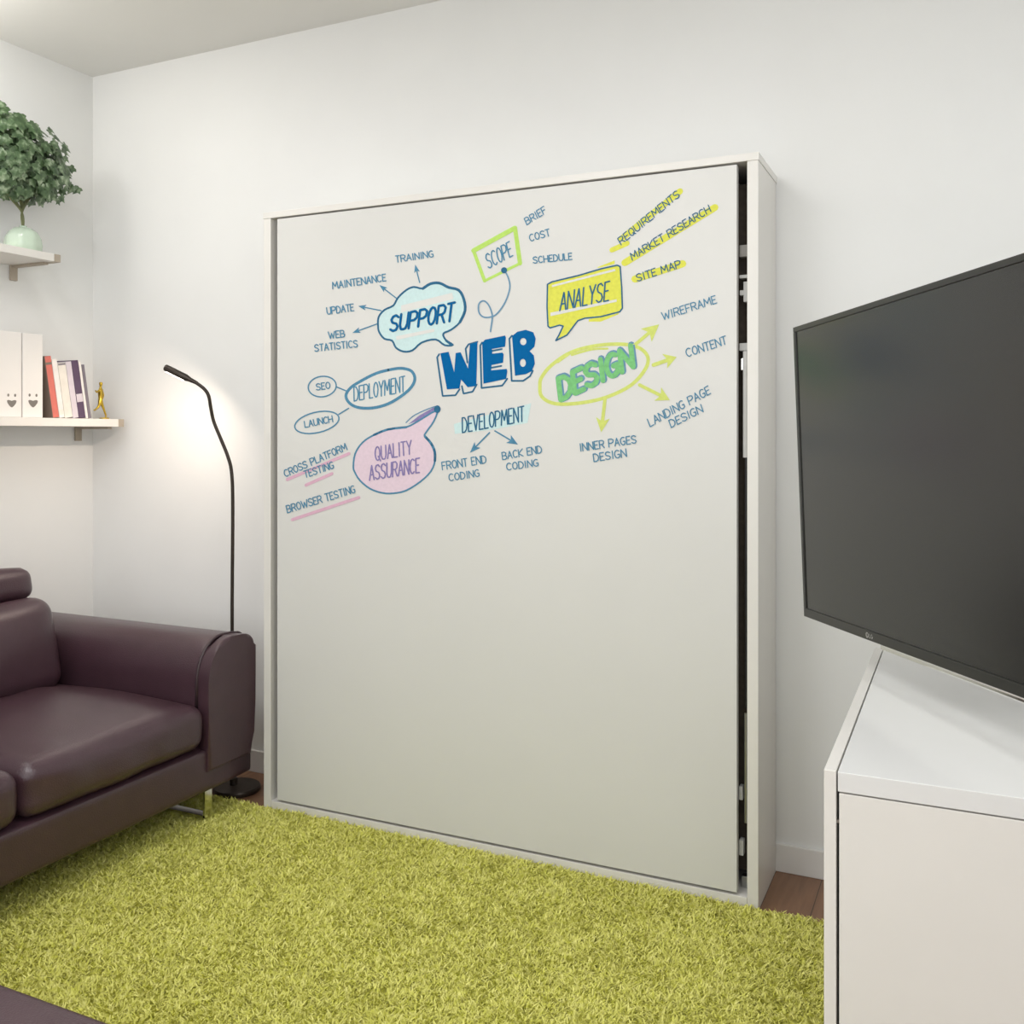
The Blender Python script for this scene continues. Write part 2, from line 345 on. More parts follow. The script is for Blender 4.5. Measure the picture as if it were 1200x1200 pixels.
for L in ([(118, 360), (98, 390), (150, 752), (270, 745), (308, 690)], [(330, 660), (345, 730), (430, 712), (470, 645)], [(382, 440), (365, 310), (392, 268), (476, 244)],
          [(520, 250), (502, 280), (514, 677), (708, 655), (756, 590)], [(800, 186), (775, 215), (797, 610), (905, 610), (970, 565), (995, 515)], [(610, 330), (705, 312)], [(605, 488), (700, 470)]):
    D.line(z(L), 'navy', 2.0, 1)
D.done()
# SUPPORT
D = Draw('support_bubble', 'pale aqua cloud bubble reading SUPPORT with four arrows to small notes')
z = lambda p: Z(380, 280, 6.667, p)
cl = [(420, 680), (425, 610), (470, 555), (540, 520), (575, 460), (640, 400), (700, 375), (770, 388), (830, 350), (900, 345), (970, 378), (1050, 400), (1090, 470), (1100, 560), (1060, 650), (990, 710), (930, 740), (950, 790), (1005, 828), (940, 830), (870, 785), (760, 810), (690, 870), (620, 880), (560, 850), (530, 795), (470, 780), (430, 730)]
D.fill(z(cl), 'aqua', 0); 
D.fill(z([(600, 520), (1000, 420), (1010, 470), (600, 575)]), 'white', 1); D.fill(z([(560, 760), (860, 700), (860, 725), (565, 790)]), 'white', 1)
D.line(z(cl), 'navy', 2.2, 1, closed=True, smooth=3); D.line(z(cl[7:15]), 'navy', 3.2, 1, smooth=3)
D.fill(z([(925, 740), (950, 790), (1008, 830), (985, 832), (945, 800)]), 'navy', 2)
D.text('SUPPORT', (457, 388.5), (530.5, 376), 18, 'navy', 3.0, 2, (.12, -1), .2)
D.text('SUPPORT', (457, 388.5), (530.5, 376), 18, 'blue', 1.4, 3, (.12, -1), .2)
for a, b in (((491.7, 331), (486.5, 310)), ((464.7, 349.7), (444.5, 334)), ((446.7, 364), (419.7, 358.7)), ((441.5, 379.7), (413, 390))): D.arrow(a, b, 'teal', 1.4, 9.5, hw=.36)
D.text('TRAINING', (464, 307.5), (508, 301), 7.5); D.text('MAINTENANCE', (390, 338.7), (452.5, 329), 8); D.text('UPDATE', (383.5, 368.5), (414.7, 364), 8)
D.text('WEB', (385.3, 397), (404, 394.7), 8); D.text('STATISTICS', (369, 412), (419.2, 406.5), 8)
D.done()
# SCOPE
D = Draw('scope_box', 'lime green box reading SCOPE with a looping line and three small notes')
z = lambda p: Z(540, 230, 7.06, p)
c4 = z([(105, 450), (448, 262), (490, 555), (197, 700)])
for i, wd in ((0, 5.5), (1, 5), (2, 3.2), (3, 4)): D.line([c4[i], c4[(i+1) % 4]], 'lime', wd, 1)
D.text('SCOPE', (572.5, 315), (601, 299.5), 17, 'teal', 1.5, 2, (-.25, -1))
D.line(z([(360, 610), (395, 680), (405, 760), (370, 870), (310, 960), (260, 995), (190, 1000), (150, 960), (150, 890), (190, 865), (230, 900), (255, 960), (260, 1010), (245, 1120)]), 'steel_blue', 1.8, 2, smooth=4)
D.fill(z(arc(358, 612, 26, 26, 0, 320, 8)), 'navy', 3)
D.text('BRIEF', (617.5, 263.5), (640.5, 249), 8); D.text('COST', (621.4, 283), (644.8, 276), 8); D.text('SCHEDULE', (625, 308.6), (670.5, 304), 7.5)
D.done()
# ANALYSE
D = Draw('analyse_bubble', 'yellow speech bubble reading ANALYSE with three yellow-highlighted notes')
z = lambda p: Z(620, 290, 8.571, p)
bb = [(185, 370), (230, 345), (500, 280), (720, 215), (885, 178), (915, 192), (930, 400), (937, 610), (912, 645), (720, 695), (560, 710), (490, 735), (440, 800), (380, 880), (268, 935), (300, 880), (342, 790), (305, 780), (210, 808), (190, 790), (180, 600)]
D.fill(z(bb), 'yellow', 0)
D.fill(z([(215, 655), (880, 520), (880, 545), (215, 690)]), 'white', 1); D.fill(z([(230, 378), (860, 215), (870, 235), (230, 398)]), 'white', 1)
D.fill(z([(680, 200), (860, 130), (860, 165), (700, 205)]), 'yellow', 0); D.fill(z([(600, 720), (860, 670), (900, 655), (900, 670), (720, 745), (600, 745)]), 'yellow', 0)
D.line(z(bb), 'navy', 1.7, 2, closed=True)
D.text('ANALYSE', (656, 364), (713, 352), 20.5, 'navy', 1.7, 3, (.07, -1), .1)
D.line([(717, 293), (735, 285)], 'yellow', 6, 0); D.line([(728, 280), (797, 224)], 'yellow', 7, 0); D.line([(732, 308), (838, 243)], 'yellow', 8, 0); D.line([(744, 327), (800, 309)], 'yellow', 8.5, 0)
D.text('REQUIREMENTS', (728, 287), (797, 230), 8.5, 'navy', 1.2); D.text('MARKET RESEARCH', (741.2, 305), (833.3, 248), 8.5, 'navy', 1.2); D.text('SITE MAP', (747, 330), (798.3, 313), 8.5, 'navy', 1.2)
D.done()
# DESIGN
D = Draw('design_bubble', 'lime ellipse around green block letters reading DESIGN with four lime arrows')
z = lambda p: Z(600, 360, 4.286, p)
D.line(z([(140, 390), (150, 450), (220, 485), (350, 480), (480, 450), (600, 390), (670, 310), (682, 250), (640, 205), (560, 186), (430, 192), (300, 225), (200, 290), (150, 350)]), 'pale_lime', 4.2, 0, closed=True, smooth=4)
D.line(z([(230, 275), (310, 222), (400, 200)]), 'pale_lime', 3, 0, smooth=4); D.line(z([(300, 240), (400, 212), (480, 208)]), 'pale_lime', 2.5, 0, smooth=4)
D.text('DESIGN', (658, 467.5), (743, 429), 25, 'steel_blue', 8.2, 1, (-.12, -1)); D.text('DESIGN', (657, 468.5), (742, 430), 25, 'green', 6.0, 2, (-.12, -1))
D.arrow((742.3, 405.5), (772.5, 380), 'pale_lime', 4, 20, 1, .5); D.arrow((765.7, 427.7), (793, 418.3), 'pale_lime', 4.5, 15, 1, .6)
D.arrow((749.3, 451), (785, 468.8), 'pale_lime', 4, 16, 1, .55); D.arrow((709.2, 466), (704.5, 506.5), 'pale_lime', 4, 17, 1, .48)
D.text('WIREFRAME', (777, 375), (840, 355), 9); D.text('CONTENT', (805.3, 418.3), (852, 403), 9.5); D.text('LANDING PAGE', (762, 500), (833, 461), 9.5); D.text('DESIGN', (786.5, 501), (824, 482.5), 9)
D.text('INNER PAGES', (680, 529), (745.8, 519), 9); D.text('DESIGN', (696, 541), (734.2, 535), 9)
D.done()
# DEPLOYMENT
D = Draw('deployment_bubble', 'teal ellipse reading DEPLOYMENT joined to two small ellipses')
z = lambda p: Z(340, 420, 7.5, p)
el = [(490, 330), (530, 400), (620, 435), (760, 430), (900, 380), (1040, 280), (1095, 190), (1070, 115), (990, 88), (900, 95), (760, 130), (620, 200), (530, 260)]
D.fill(z([tuple(p)[:2] for p in spline([(*p, 0) for p in el], 3, True)]), 'white', 0); D.line(z(el), 'teal', 3.4, 1, closed=True, smooth=4)
D.text('DEPLOYMENT', (415, 470), (474.5, 459), 16.5, 'teal', 1.5, 2, (-.02, -1), .1)
def rot_el(cx, cy, rx, ry, a):
    a = math.radians(a); return [(cx+rx*math.cos(t)*math.cos(a)-ry*math.sin(t)*math.sin(a), cy+rx*math.cos(t)*math.sin(a)+ry*math.sin(t)*math.cos(a)) for t in [k*2*PI/28 for k in range(28)]]
D.line(rot_el(377.6, 453, 16.5, 12, -8), 'teal', 1.6, 1, closed=True); D.line(rot_el(371.3, 495, 26.5, 12, -13), 'teal', 1.6, 1, closed=True)
D.line([(394.5, 453.5), (405.5, 458)], 'teal', 1.5); D.line([(397, 485.5), (408.5, 478.5)], 'teal', 1.5)
D.text('SEO', (371, 457.3), (387, 455), 7.5); D.text('LAUNCH', (357.5, 501), (390, 494.5), 7.5)
D.done()
# QUALITY
D = Draw('quality_bubble', 'pink speech bubble reading QUALITY ASSURANCE with pink-underlined notes')
z = lambda p: Z(400, 460, 9.23, p)
qb = [(130, 800), (150, 660), (230, 540), (350, 460), (500, 400), (700, 375), (830, 310), (1030, 195), (1000, 310), (910, 440), (905, 475), (970, 550), (1010, 640), (1012, 740), (970, 850), (860, 960), (700, 1060), (560, 1090), (440, 1085), (310, 1040), (200, 950), (145, 860)]
qs = [tuple(p)[:2] for p in spline([(*p, 0) for p in qb], 3, True)]
D.fill(z(qs), 'pink', 0); D.line(z(qs), 'teal', 2.0, 1, closed=True); D.line(z(qb[10:14]), 'navy', 3, 1, smooth=3); D.line(z(qb[3:6]), 'navy', 2.6, 1, smooth=3)
D.line(z([(700, 325), (800, 240), (1000, 155), (1055, 160)]), 'steel_blue', 1.4, 1, smooth=4)
D.fill(z([(720, 345), (840, 250), (1000, 160), (1020, 200), (830, 305)]), 'violet', 0)
D.fill(z(arc(1038, 180, 36, 42, 0, 330, 11)), 'navy', 3)
D.text('QUALITY', (440, 540), (482.5, 532), 16, 'violet', 1.6, 2, (-.04, -1)); D.text('ASSURANCE', (433, 563), (491.5, 553.7), 17, 'violet', 1.7, 2, (0, -1))
for a, b in (((336.5, 562), (409, 531.5)), ((358.5, 568.5), (389, 555)), ((342.5, 609), (420.5, 583))): D.line([a, b], 'rose', 3.6, 0)
D.text('CROSS PLATFORM', (334.5, 559), (407, 527), 8); D.text('TESTING', (357.5, 560), (391.5, 548.5), 8); D.text('BROWSER TESTING', (337, 601), (416.5, 577), 8.5)
D.done()
# DEVELOPMENT
D = Draw('development_note', 'aqua-highlighted word DEVELOPMENT with two arrows to coding notes')
z = lambda p: Z(500, 460, 8, p)
D.fill(z([(255, 295), (980, 100), (945, 285), (600, 350), (265, 388)]), 'aqua', 0)
D.text('DEVELOPMENT', (542, 507), (614, 493.5), 17.5, 'navy', 1.6, 2, (-.02, -1))
D.arrow((573.7, 507), (550.6, 530.6), 'teal', 1.7, 13, 1, .38); D.arrow((580, 505), (607, 521), 'teal', 1.7, 13, 1, .42)
D.text('FRONT END', (518.5, 550.6), (570, 542.5), 9); D.text('CODING', (526.5, 563.7), (562, 558), 8); D.text('BACK END', (589, 538.7), (635, 530.5), 8.5); D.text('CODING', (594, 551), (631, 546), 8)
D.done()

# ------------------------------------------------------------ rug
RX0, RX1, RY0, RY1 = -2.2, .30, -2.4, -.306
rug = thing('shag_rug', ((RX0+RX1)/2, (RY0+RY1)/2, 0), 'lime green shag rug on the brown wood floor in front of the wall bed', 'rug')
obj('rug_backing', boxbm(RX0, RX1, RY0, RY1, .0005, .010), M['rug'], rug)
def make_pile(n):
    x = rng.uniform(RX0+.008, RX1-.008, n); y = rng.uniform(RY0+.008, RY1-.008, n)
    ph = rng.uniform(0, 6.28, (6,)); th = np.zeros(n)
    for i, (kx, ky) in enumerate(((17, 9), (-11, 23), (31, -27), (43, 19), (-7, 5), (24, 41))): th += 1.1*np.sin(kx*x+ky*y+ph[i])
    th = th*.6+rng.normal(0, 1.7, n)
    clump = .5+.5*np.sin(52*x+1.7*np.sin(31*y))*np.sin(47*y+1.9*np.sin(37*x))
    L = rng.uniform(.014, .026, n)*(.7+.45*clump); lean = rng.uniform(.45, 1.3, n)
    wd = rng.uniform(.0016, .0030, n)
    dx, dy = np.cos(th), np.sin(th); ta = rng.uniform(0, 6.28, n)
    sx, sy = np.cos(ta)*wd, np.sin(ta)*wd
    V = np.zeros((n, 6, 3))
    for k, (s, wf) in enumerate(((0, 1), (.55, .95), (1, .35))):
        out = L*np.sin(lean)*s**1.6; zz = np.minimum(.009+L*(np.cos(lean)*s+.12*s*(1-s)), .0275)
        cx = np.clip(x+dx*out, RX0+.002, RX1-.002); cy = np.clip(y+dy*out, RY0+.002, RY1-.004)
        V[:, 2*k, 0] = cx-sx*wf; V[:, 2*k, 1] = cy-sy*wf; V[:, 2*k, 2] = zz
        V[:, 2*k+1, 0] = cx+sx*wf; V[:, 2*k+1, 1] = cy+sy*wf; V[:, 2*k+1, 2] = zz
    base = (np.arange(n)*6)[:, None]
    F = np.concatenate([base+np.array([0, 1, 3, 2]), base+np.array([2, 3, 5, 4])], 1).reshape(-1)
    me = bpy.data.meshes.new('pile'); me.vertices.add(n*6); me.vertices.foreach_set('co', V.reshape(-1))
    me.loops.add(len(F)); me.loops.foreach_set('vertex_index', F.astype(np.int32))
    me.polygons.add(n*2); me.polygons.foreach_set('loop_start', np.arange(0, n*8, 4, dtype=np.int32))
    me.polygons.foreach_set('use_smooth', np.ones(n*2, dtype=bool)); me.update(); me.validate()
    return me
po = link('pile', make_pile(300000), M['rug'], rug); po.matrix_parent_inverse = Matrix.Translation(rug.location).inverted(); po['kind'] = 'stuff'
RT = .0  # things on the rug press the pile down to its backing

# ------------------------------------------------------------ sofa
SF = -1.85; YA, YB_ = -.302, -.547
sofa = thing('leather_sofa', (-2.4, -1.27, 0), 'aubergine leather sofa with raised headrest along the left wall', 'sofa')
YS0 = -2.25
bm = soft_box(-2.97, SF, YS0, YA, .13, .285, .02, cuts=10); obj('base', bm, M['leather'], sofa, smooth=True)
def arm_profile(yi, yo, z0, z1):
    s = 1 if yo > yi else -1; P = [(yi+s*.004, z0), (yi, (z0+z1)/2)]
    P += [(yi+s*.12*(1-math.cos(a)), z1-.15+.15*math.sin(a)) for a in [PI/2*t/10 for t in range(11)]]
    P += [(yo-s*.075, z1-.002)]
    P += [(yo-s*.048+s*.048*math.sin(a), z1-.055+.048*math.cos(a)) for a in [PI/2*t/7 for t in range(8)]]
    P += [(yo, z1-.13), (yo-s*.001, z0+.2), (yo-s*.008, z0+.08), (yo-s*.018, z0)]
    return P
for yi, yo in ((YB_, YA), (-1.985, YS0+.005)):
    P = arm_profile(yi, yo, .205, .658)
    bm = bmesh.new(); prism(bm, P, 'x', -2.96, SF-.046, .014)
    arm = obj('armrest', bm, M['leather'], sofa, smooth=True, angle=.9)
    bm = bmesh.new(); prism(bm, P, 'x', SF-.034, SF+.014, .015, 5)
    obj('front_pad', bm, M['leather'], arm, smooth=True, angle=.9)
    bm = bmesh.new(); tube(bm, [(SF-.040, p[0], p[1]) for p in P[1:-2]], .006, 8); obj('piping', bm, M['piping'], arm, smooth=True)
for k, (y0, y1) in enumerate(((-1.265, -.553), (-1.98, -1.272))):
    obj('seat_cushion', soft_box(-2.62, SF+.012, y0, y1, .288, .448, .05, .045, 30, .014, .012, 7, k*3.1), M['leather'], sofa, smooth=True)
    b = soft_box(-.12, .12, y0+.02, y1-.045 if k == 0 else y1-.02, 0, .36, .07, 0.0, 22, .035, .008, 6, k*5+1)
    bmesh.ops.rotate(b, verts=b.verts, cent=(0, 0, 0), matrix=Matrix.Rotation(math.radians(-14), 3, 'Y'))
    bmesh.ops.translate(b, verts=b.verts, vec=(-2.565, 0, .415))
    obj('back_cushion', b, M['leather'], sofa, smooth=True)
    b = soft_box(-.075, .075, y0+.02, y1-.045 if k == 0 else y1-.02, 0, .125, .045, .012, 14, .01, .004, 8, k+2)
    bmesh.ops.rotate(b, verts=b.verts, cent=(0, 0, 0), matrix=Matrix.Rotation(math.radians(-8), 3, 'Y'))
    bmesh.ops.translate(b, verts=b.verts, vec=(-2.70, 0, .752))
    obj('headrest', b, M['leather'], sofa, smooth=True)
obj('back_frame', soft_box(-2.97, -2.72, -1.99, -.54, .20, .735, .04, 0, 10), M['leather'], sofa, smooth=True)
for y in (-.50, -2.05):
    bm = bmesh.new()
    box(bm, SF-.040, SF-.030, y-.018, y+.018, .029, .135, .001); box(bm, -2.15, SF-.0302, y-.018, y+.018, .0285, .0375, .001); box(bm, -2.16, -2.15, y-.018, y+.018, .029, .135, .001)
    tag(obj('leg', bm, M['chrome'], sofa), 'chrome sled leg')

# ------------------------------------------------------------ footstool in the foreground
ot = thing('footstool', (-1.1, -2.2, 0), 'low aubergine leather footstool at the bottom left corner, only its top showing', 'footstool')
obj('cushion', soft_box(-1.72, -.50, -2.40, -1.945, .13, .40, .018, .006, 24), M['leather'], ot, smooth=True)
for x in (-1.6, -.62):
    bm = bmesh.new(); box(bm, x-.018, x+.018, -2.35, -2.05, .0285, .0375, .001); box(bm, x-.018, x+.018, -2.06, -2.05, .03, .135, .001); box(bm, x-.018, x+.018, -2.35, -2.34, .03, .135, .001)
    obj('leg', bm, M['chrome'], ot)

# ------------------------------------------------------------ floor lamp
LY = -.2
lamp = thing('floor_lamp', (-2.015, LY, 0), 'slim dark floor lamp with a bent neck behind the sofa arm, lit', 'lamp')
bm = bmesh.new(); lathe(bm, [(.0, .001), (.088, .001), (.090, .004), (.090, .014), (.086, .020), (.03, .022), (0, .022)], 40, (-2.015, LY, 0)); obj('base', bm, M['lampm'], lamp, smooth=True, angle=.5)
bm = bmesh.new(); lathe(bm, [(0, .02), (.015, .02), (.015, .045), (.010, .05), (0, .05)], 20, (-2.03, LY, 0)); obj('pole_socket', bm, M['lampm'], lamp, smooth=True, angle=.5)
pl = [(-2.033, LY, .03)]+[tuple(on_y(u, v, LY-dy)) for u, v, dy in ((272, 730, 0), (272.8, 600, 0), (271.5, 555, .005), (267, 535, .012), (259, 515, .02), (250.5, 494, .03), (247, 478, .04), (244.5, 464, .05), (239, 455.5, .06), (229, 448, .075))]
bm = bmesh.new(); tube(bm, [tuple(p) for p in spline(pl, 6)], .0068, 12); obj('pole', bm, M['lampm'], lamp, smooth=True, angle=.6)
h0, h1 = on_y(231, 449, LY-.073), on_y(193.5, 430.5, LY-.12); hd = (h1-h0).normalized(); hn = Vector((hd.z, 0, -hd.x)).normalized()
if hn.z > 0: hn = -hn
bm = bmesh.new(); tube(bm, [h0, h0+hd*.03, h0+hd*.05, h1-hd*.004, h1], [.007, .009, .0135, .0135, .012], 16)
head = obj('lamp_head', bm, M['lampm'], lamp, smooth=True, angle=.6)
bm = bmesh.new(); pts = [h0+hd*.055+hn*.0125, h1-hd*.012+hn*.0125]
yv = Vector((0, .006, 0)); q = [pts[0]-yv, pts[0]+yv, pts[1]+yv, pts[1]-yv]
bot = [bm.verts.new(p+hn*.0025) for p in q]; top = [bm.verts.new(p-hn*.002) for p in q]
bm.faces.new(bot); bm.faces.new(top[::-1])
for i in range(4): bm.faces.new((bot[i], bot[(i+1) % 4], top[(i+1) % 4], top[i]))
tag(obj('led_strip', bm, M['led'], head), 'glowing warm LED strip')
hc = (pts[0]+pts[1])/2+hn*.008
area('floor_lamp_light', hc, hc+hn+Vector((-.25, .05, 0)), 1.6, .13, (1, .82, .67), .02, spread=PI*.9)

# ------------------------------------------------------------ wall shelves
SX = -2.78
def shelf(name, label, z0, z1, yend, bys, capname='end_cap'):
    s = thing(name, (XL, yend-.5, z0), label, 'shelf', None)
    obj('board', boxbm(XL+.001, SX, YF+2.0, yend-.030, z0, z1, bev=.0015), M['shelf'], s)
    obj(capname, boxbm(XL+.001, SX, yend-.0298, yend, z0, z1, bev=.001), M['shelfend'], s)
    for y in bys:
        bm = bmesh.new(); box(bm, XL+.001, XL+.012, y-.016, y+.016, z0-.062, z0-.0005, .002); box(bm, XL+.012, XL+.20, y-.010, y+.010, z0-.010, z0-.0005, .001)
        obj('bracket', bm, M['shelfend'], s)
    return s
U0, U1 = 2.079, 2.110; L0, L1 = 1.415, 1.448
shelf('wall_shelf', 'upper white wall shelf holding the ivy plant', U0, U1, -.37, (-.405, -1.2, -2.0))
shelf('wall_shelf', 'lower white wall shelf holding box files and leaning books', L0, L1, -.045, (-.085, -1.0, -2.0))

# ------------------------------------------------------------ ivy in a pale green pot
pc = on_x(27, 290, -2.875); pc.z = U1+.0005
ivy = thing('potted_ivy', tuple(pc), 'bushy dark green ivy in a squat pale green pot on the upper shelf', 'plant')
bm = bmesh.new(); lathe(bm, [(0, 0), (.060, 0), (.067, .006), (.069, .03), (.065, .058), (.052, .082), (.034, .096), (.014, .100), (.014, .106), (.009, .106), (.009, .09), (0, .09)], 36, pc)
for v in bm.verts:   # shallow lobes like a gourd
    a = math.atan2(v.co.y-pc.y, v.co.x-pc.x); r = 1+.035*math.cos(8*a)
    v.co.x = pc.x+(v.co.x-pc.x)*r; v.co.y = pc.y+(v.co.y-pc.y)*r
obj('pot', bm, M['glassgreen'], ivy, smooth=True, angle=.9)
fc = on_x(17, 184, -2.86)
bm = bmesh.new()
for k in range(7):
    e = fc+Vector((random.uniform(-.08, .08), random.uniform(-.14, .14), random.uniform(-.12, .05)))
    tube(bm, [tuple(p) for p in spline([pc+Vector((0, 0, .095)), pc+Vector((0, -.005, .16)), (pc+e)/2+Vector((0, 0, .06)), e], 6)], [.004]*18+[.0025], 6)
obj('stem', bm, M['stem'], ivy, smooth=True)
bm = bmesh.new(); NL = 800
LP = [(0, 0), (.20, -.10), (.46, .02), (.34, .26), (.52, .52), (.24, .56), (0, 1.0), (-.24, .56), (-.52, .52), (-.34, .26), (-.46, .02), (-.20, -.10)]
for k in range(NL):
    while True:
        q = Vector((random.uniform(-1, 1), random.uniform(-1, 1), random.uniform(-1, 1)))
        if .3 < (abs(q.x)**4+abs(q.y)**4+abs(q.z)**4)**(1/4) < 1: break
    p = fc+Vector((q.x*.10, q.y*(.225+.03*noise.noise(Vector((q.z*2.2, 3, 1)))), q.z*(.160+.035*noise.noise(Vector((q.y*3.1, q.x, 7))))-.012*q.y*max(0, q.z)))
    if noise.noise(p*16) < -.48: continue
    if k < 16:   # trailing tips at the right
        p = on_x(random.choice((72, 78, 80, 84)), random.uniform(200, 222), -2.86)+Vector((random.uniform(-.03, .03), random.uniform(-.02, .01), random.uniform(-.02, .02)))
    if p.x < XL+.035: p.x = XL+.035+random.uniform(0, .03)
    s = random.uniform(.034, .054); outd = Vector((q.x*1.2+.75, q.y*.8-.25, q.z*.6+.25)).normalized()
    tip = Vector((random.uniform(-.3, .3), q.y+random.uniform(-.5, .5), -.7+random.uniform(-.5, .5)))
    tip = (tip-outd*tip.dot(outd)).normalized(); sd = outd.cross(tip)
    vs = []
    for a, b in LP:
        bend = -.12*(abs(a)*1.4+b*b*.6)*s
        vs.append(bm.verts.new(p+(sd*a+tip*(b-.4))*s+outd*bend))
    c = bm.verts.new(p+tip*(-.05)*s)
    for i in range(len(vs)): bm.faces.new((c, vs[i], vs[(i+1) % len(vs)]))
for v in bm.verts: v.co.x = max(v.co.x, XL+.006)
bm2 = bm; me = bpy.data.meshes.new('foliage'); bm2.to_mesh(me); bm2.free()
fo = link('foliage', me, M['leaf'], ivy); fo.matrix_parent_inverse = Matrix.Translation(ivy.location).inverted()

# ------------------------------------------------------------ box files with heart marks
FX = -2.80
def yz(u, v, x=FX): p = on_x(u, v, x); return p.y, p.z
M['boxfile'] = mat('white_box_file', (236, 232, 228), .5, noise_scale=12, noise_amt=.01); M['greymark'] = mat('grey_print', (120, 114, 108), .6, noise_scale=40, noise_amt=.08)
ztop = yz(20, 389)[1]
for u0, u1, um, lab in ((-1, 25.6, 13.8, 'white box file with a grey face print, left of its twin on the lower shelf'), (26.4, 50.5, 38.8, 'white box file with a grey face print, between its twin and the leaning books')):
    ya, yb = yz(u0, 480)[0], yz(u1, 480)[0]
    bx = thing('box_file', (FX-.09, (ya+yb)/2, L1+.0005), lab, 'box file', 'white box files on the lower shelf')
    obj('case', boxbm(FX-.2, FX, ya+.001, yb-.001, L1+.0005, ztop, bev=.003), M['boxfile'], bx)
    bm = bmesh.new()
    def disc(cu, cv, ru, rv, pts=None):
        P = pts or [(cu+ru*math.cos(a), cv+rv*math.sin(a)) for a in [k*2*PI/16 for k in range(16)]]
        V = [on_x(u, v, FX+.0006) for u, v in P]; W = [v+Vector((-.0004, 0, 0)) for v in V]
        A = [bm.verts.new(v) for v in V]; B = [bm.verts.new(v) for v in W]; n = len(A)
        bm.faces.new(A); bm.faces.new(B[::-1])
        for i in range(n): bm.faces.new((A[i], A[(i+1) % n], B[(i+1) % n], B[i]))
    disc(um-4, 463, 1.2, 1.8); disc(um+4, 463.3, 1.2, 1.8)
    disc(0, 0, 0, 0, [(um-5.6, 469.5), (um-4, 468.6), (um-1.5, 469.2), (um, 469.8), (um+1.5, 469.2), (um+4, 468.8), (um+5.6, 469.8), (um+5, 472.5), (um+2.5, 475.8), (um+.5, 477.4), (um-.8, 477.2), (um-3, 475.2), (um-5, 472)])
    obj('face_print', bm, M['greymark'], bx)

# ------------------------------------------------------------ leaning books
BOOK_LEAN = math.atan2(yz(96.6, 489)[0]-yz(87.4, 422)[0], yz(87.4, 422)[1]-L1)
def book(top, bot, cover, label, d=.15, x=FX, name='book'):
    """top/bot: (u0,u1,v) spine edges in the photograph, unprojected on the spine plane"""
    b0 = yz(bot[0], 489, x)[0]; b1 = yz(bot[1], 489, x)[0]
    t0 = yz(top[0], top[2], x); t1y = yz(top[1], top[2], x)[0]
    ang = BOOK_LEAN; thick = (b1-b0)*math.cos(ang); H = (t0[1]-L1-abs(math.sin(ang))*thick)/math.cos(ang)
    # lower corner that touches the board is the right one when the book leans left
    bk = thing(name, (x-d/2, (b0+b1)/2, L1), label, 'book', 'leaning books on the lower shelf')
    def R(bm):
        bmesh.ops.rotate(bm, verts=bm.verts, cent=(0, 0, 0), matrix=Matrix.Rotation(ang, 3, 'X')); bmesh.ops.translate(bm, verts=bm.verts, vec=(0, b0+.0003, L1+.0006)); return bm
    c = .0025; T2 = thick-.0006
    bm = bmesh.new(); box(bm, x-d, x-.003, 0, c, 0, H, .0006); box(bm, x-d, x-.003, T2-c, T2, 0, H, .0006); box(bm, x-.0035, x, 0, T2, 0, H, .001)
    obj('cover', R(bm), cover, bk)
    bm = boxbm(x-d+.004, x-.0036, c+.0001, T2-c-.0001, .004, H-.004); obj('pages', R(bm), M['paper'], bk)
    return bk, R, (x, T2, H)
bmats = {k: mat('book_'+k, c, .5, noise_scale=30, noise_amt=.05) for k, c in (('red', (212, 112, 100)), ('taupe', (128, 112, 100)), ('white', (236, 230, 226)), ('cream', (230, 224, 214)), ('lilac', (214, 204, 212)), ('purple', (86, 66, 92)), ('slate', (120, 112, 122)))}
def band(R, dims, z0, z1, m, bk, nm='spine_label'):
    x, T2, H = dims; obj(nm, R(boxbm(x+.0002, x+.0006, .001, T2-.001, H*z0, H*z1)), m, bk)
b, R, dm = book((53.2, 59.5, 416.5), (62, 69.6), bmats['taupe'], 'red-spined book leaning left beside the box files, first of the row')
band(R, dm, .002, .86, bmats['red'], b); band(R, dm, .90, .998, bmats['red'], b)
b, R, dm = book((60, 66.5, 420), (69.9, 76), bmats['white'], 'plain white book leaning against the red-spined book')
band(R, dm, .05, .14, bmats['cream'], b)
b, R, dm = book((68.5, 77, 424.5), (76.3, 85.5), bmats['cream'], 'white book with a dark band at its top, third of the leaning row')
band(R, dm, .965, .992, bmats['slate'], b)
b, R, dm = book((77.5, 82.5, 423), (85.8, 92.4), bmats['lilac'], 'pale lilac book leaning left of the dark purple book')
b, R, dm = book((82.9, 91.8, 421.3), (92.7, 100.5), bmats['purple'], 'dark purple book in the leaning row')
band(R, dm, .28, .42, bmats['lilac'], b)
b, R, dm = book((92.2, 96, 424), (100.8, 103.6), bmats['white'], 'thin white book right of the dark purple book')
b, R, dm = book((96.4, 99.2, 427), (103.9, 107.2), bmats['slate'], 'thin grey book at the right end of the leaning row')

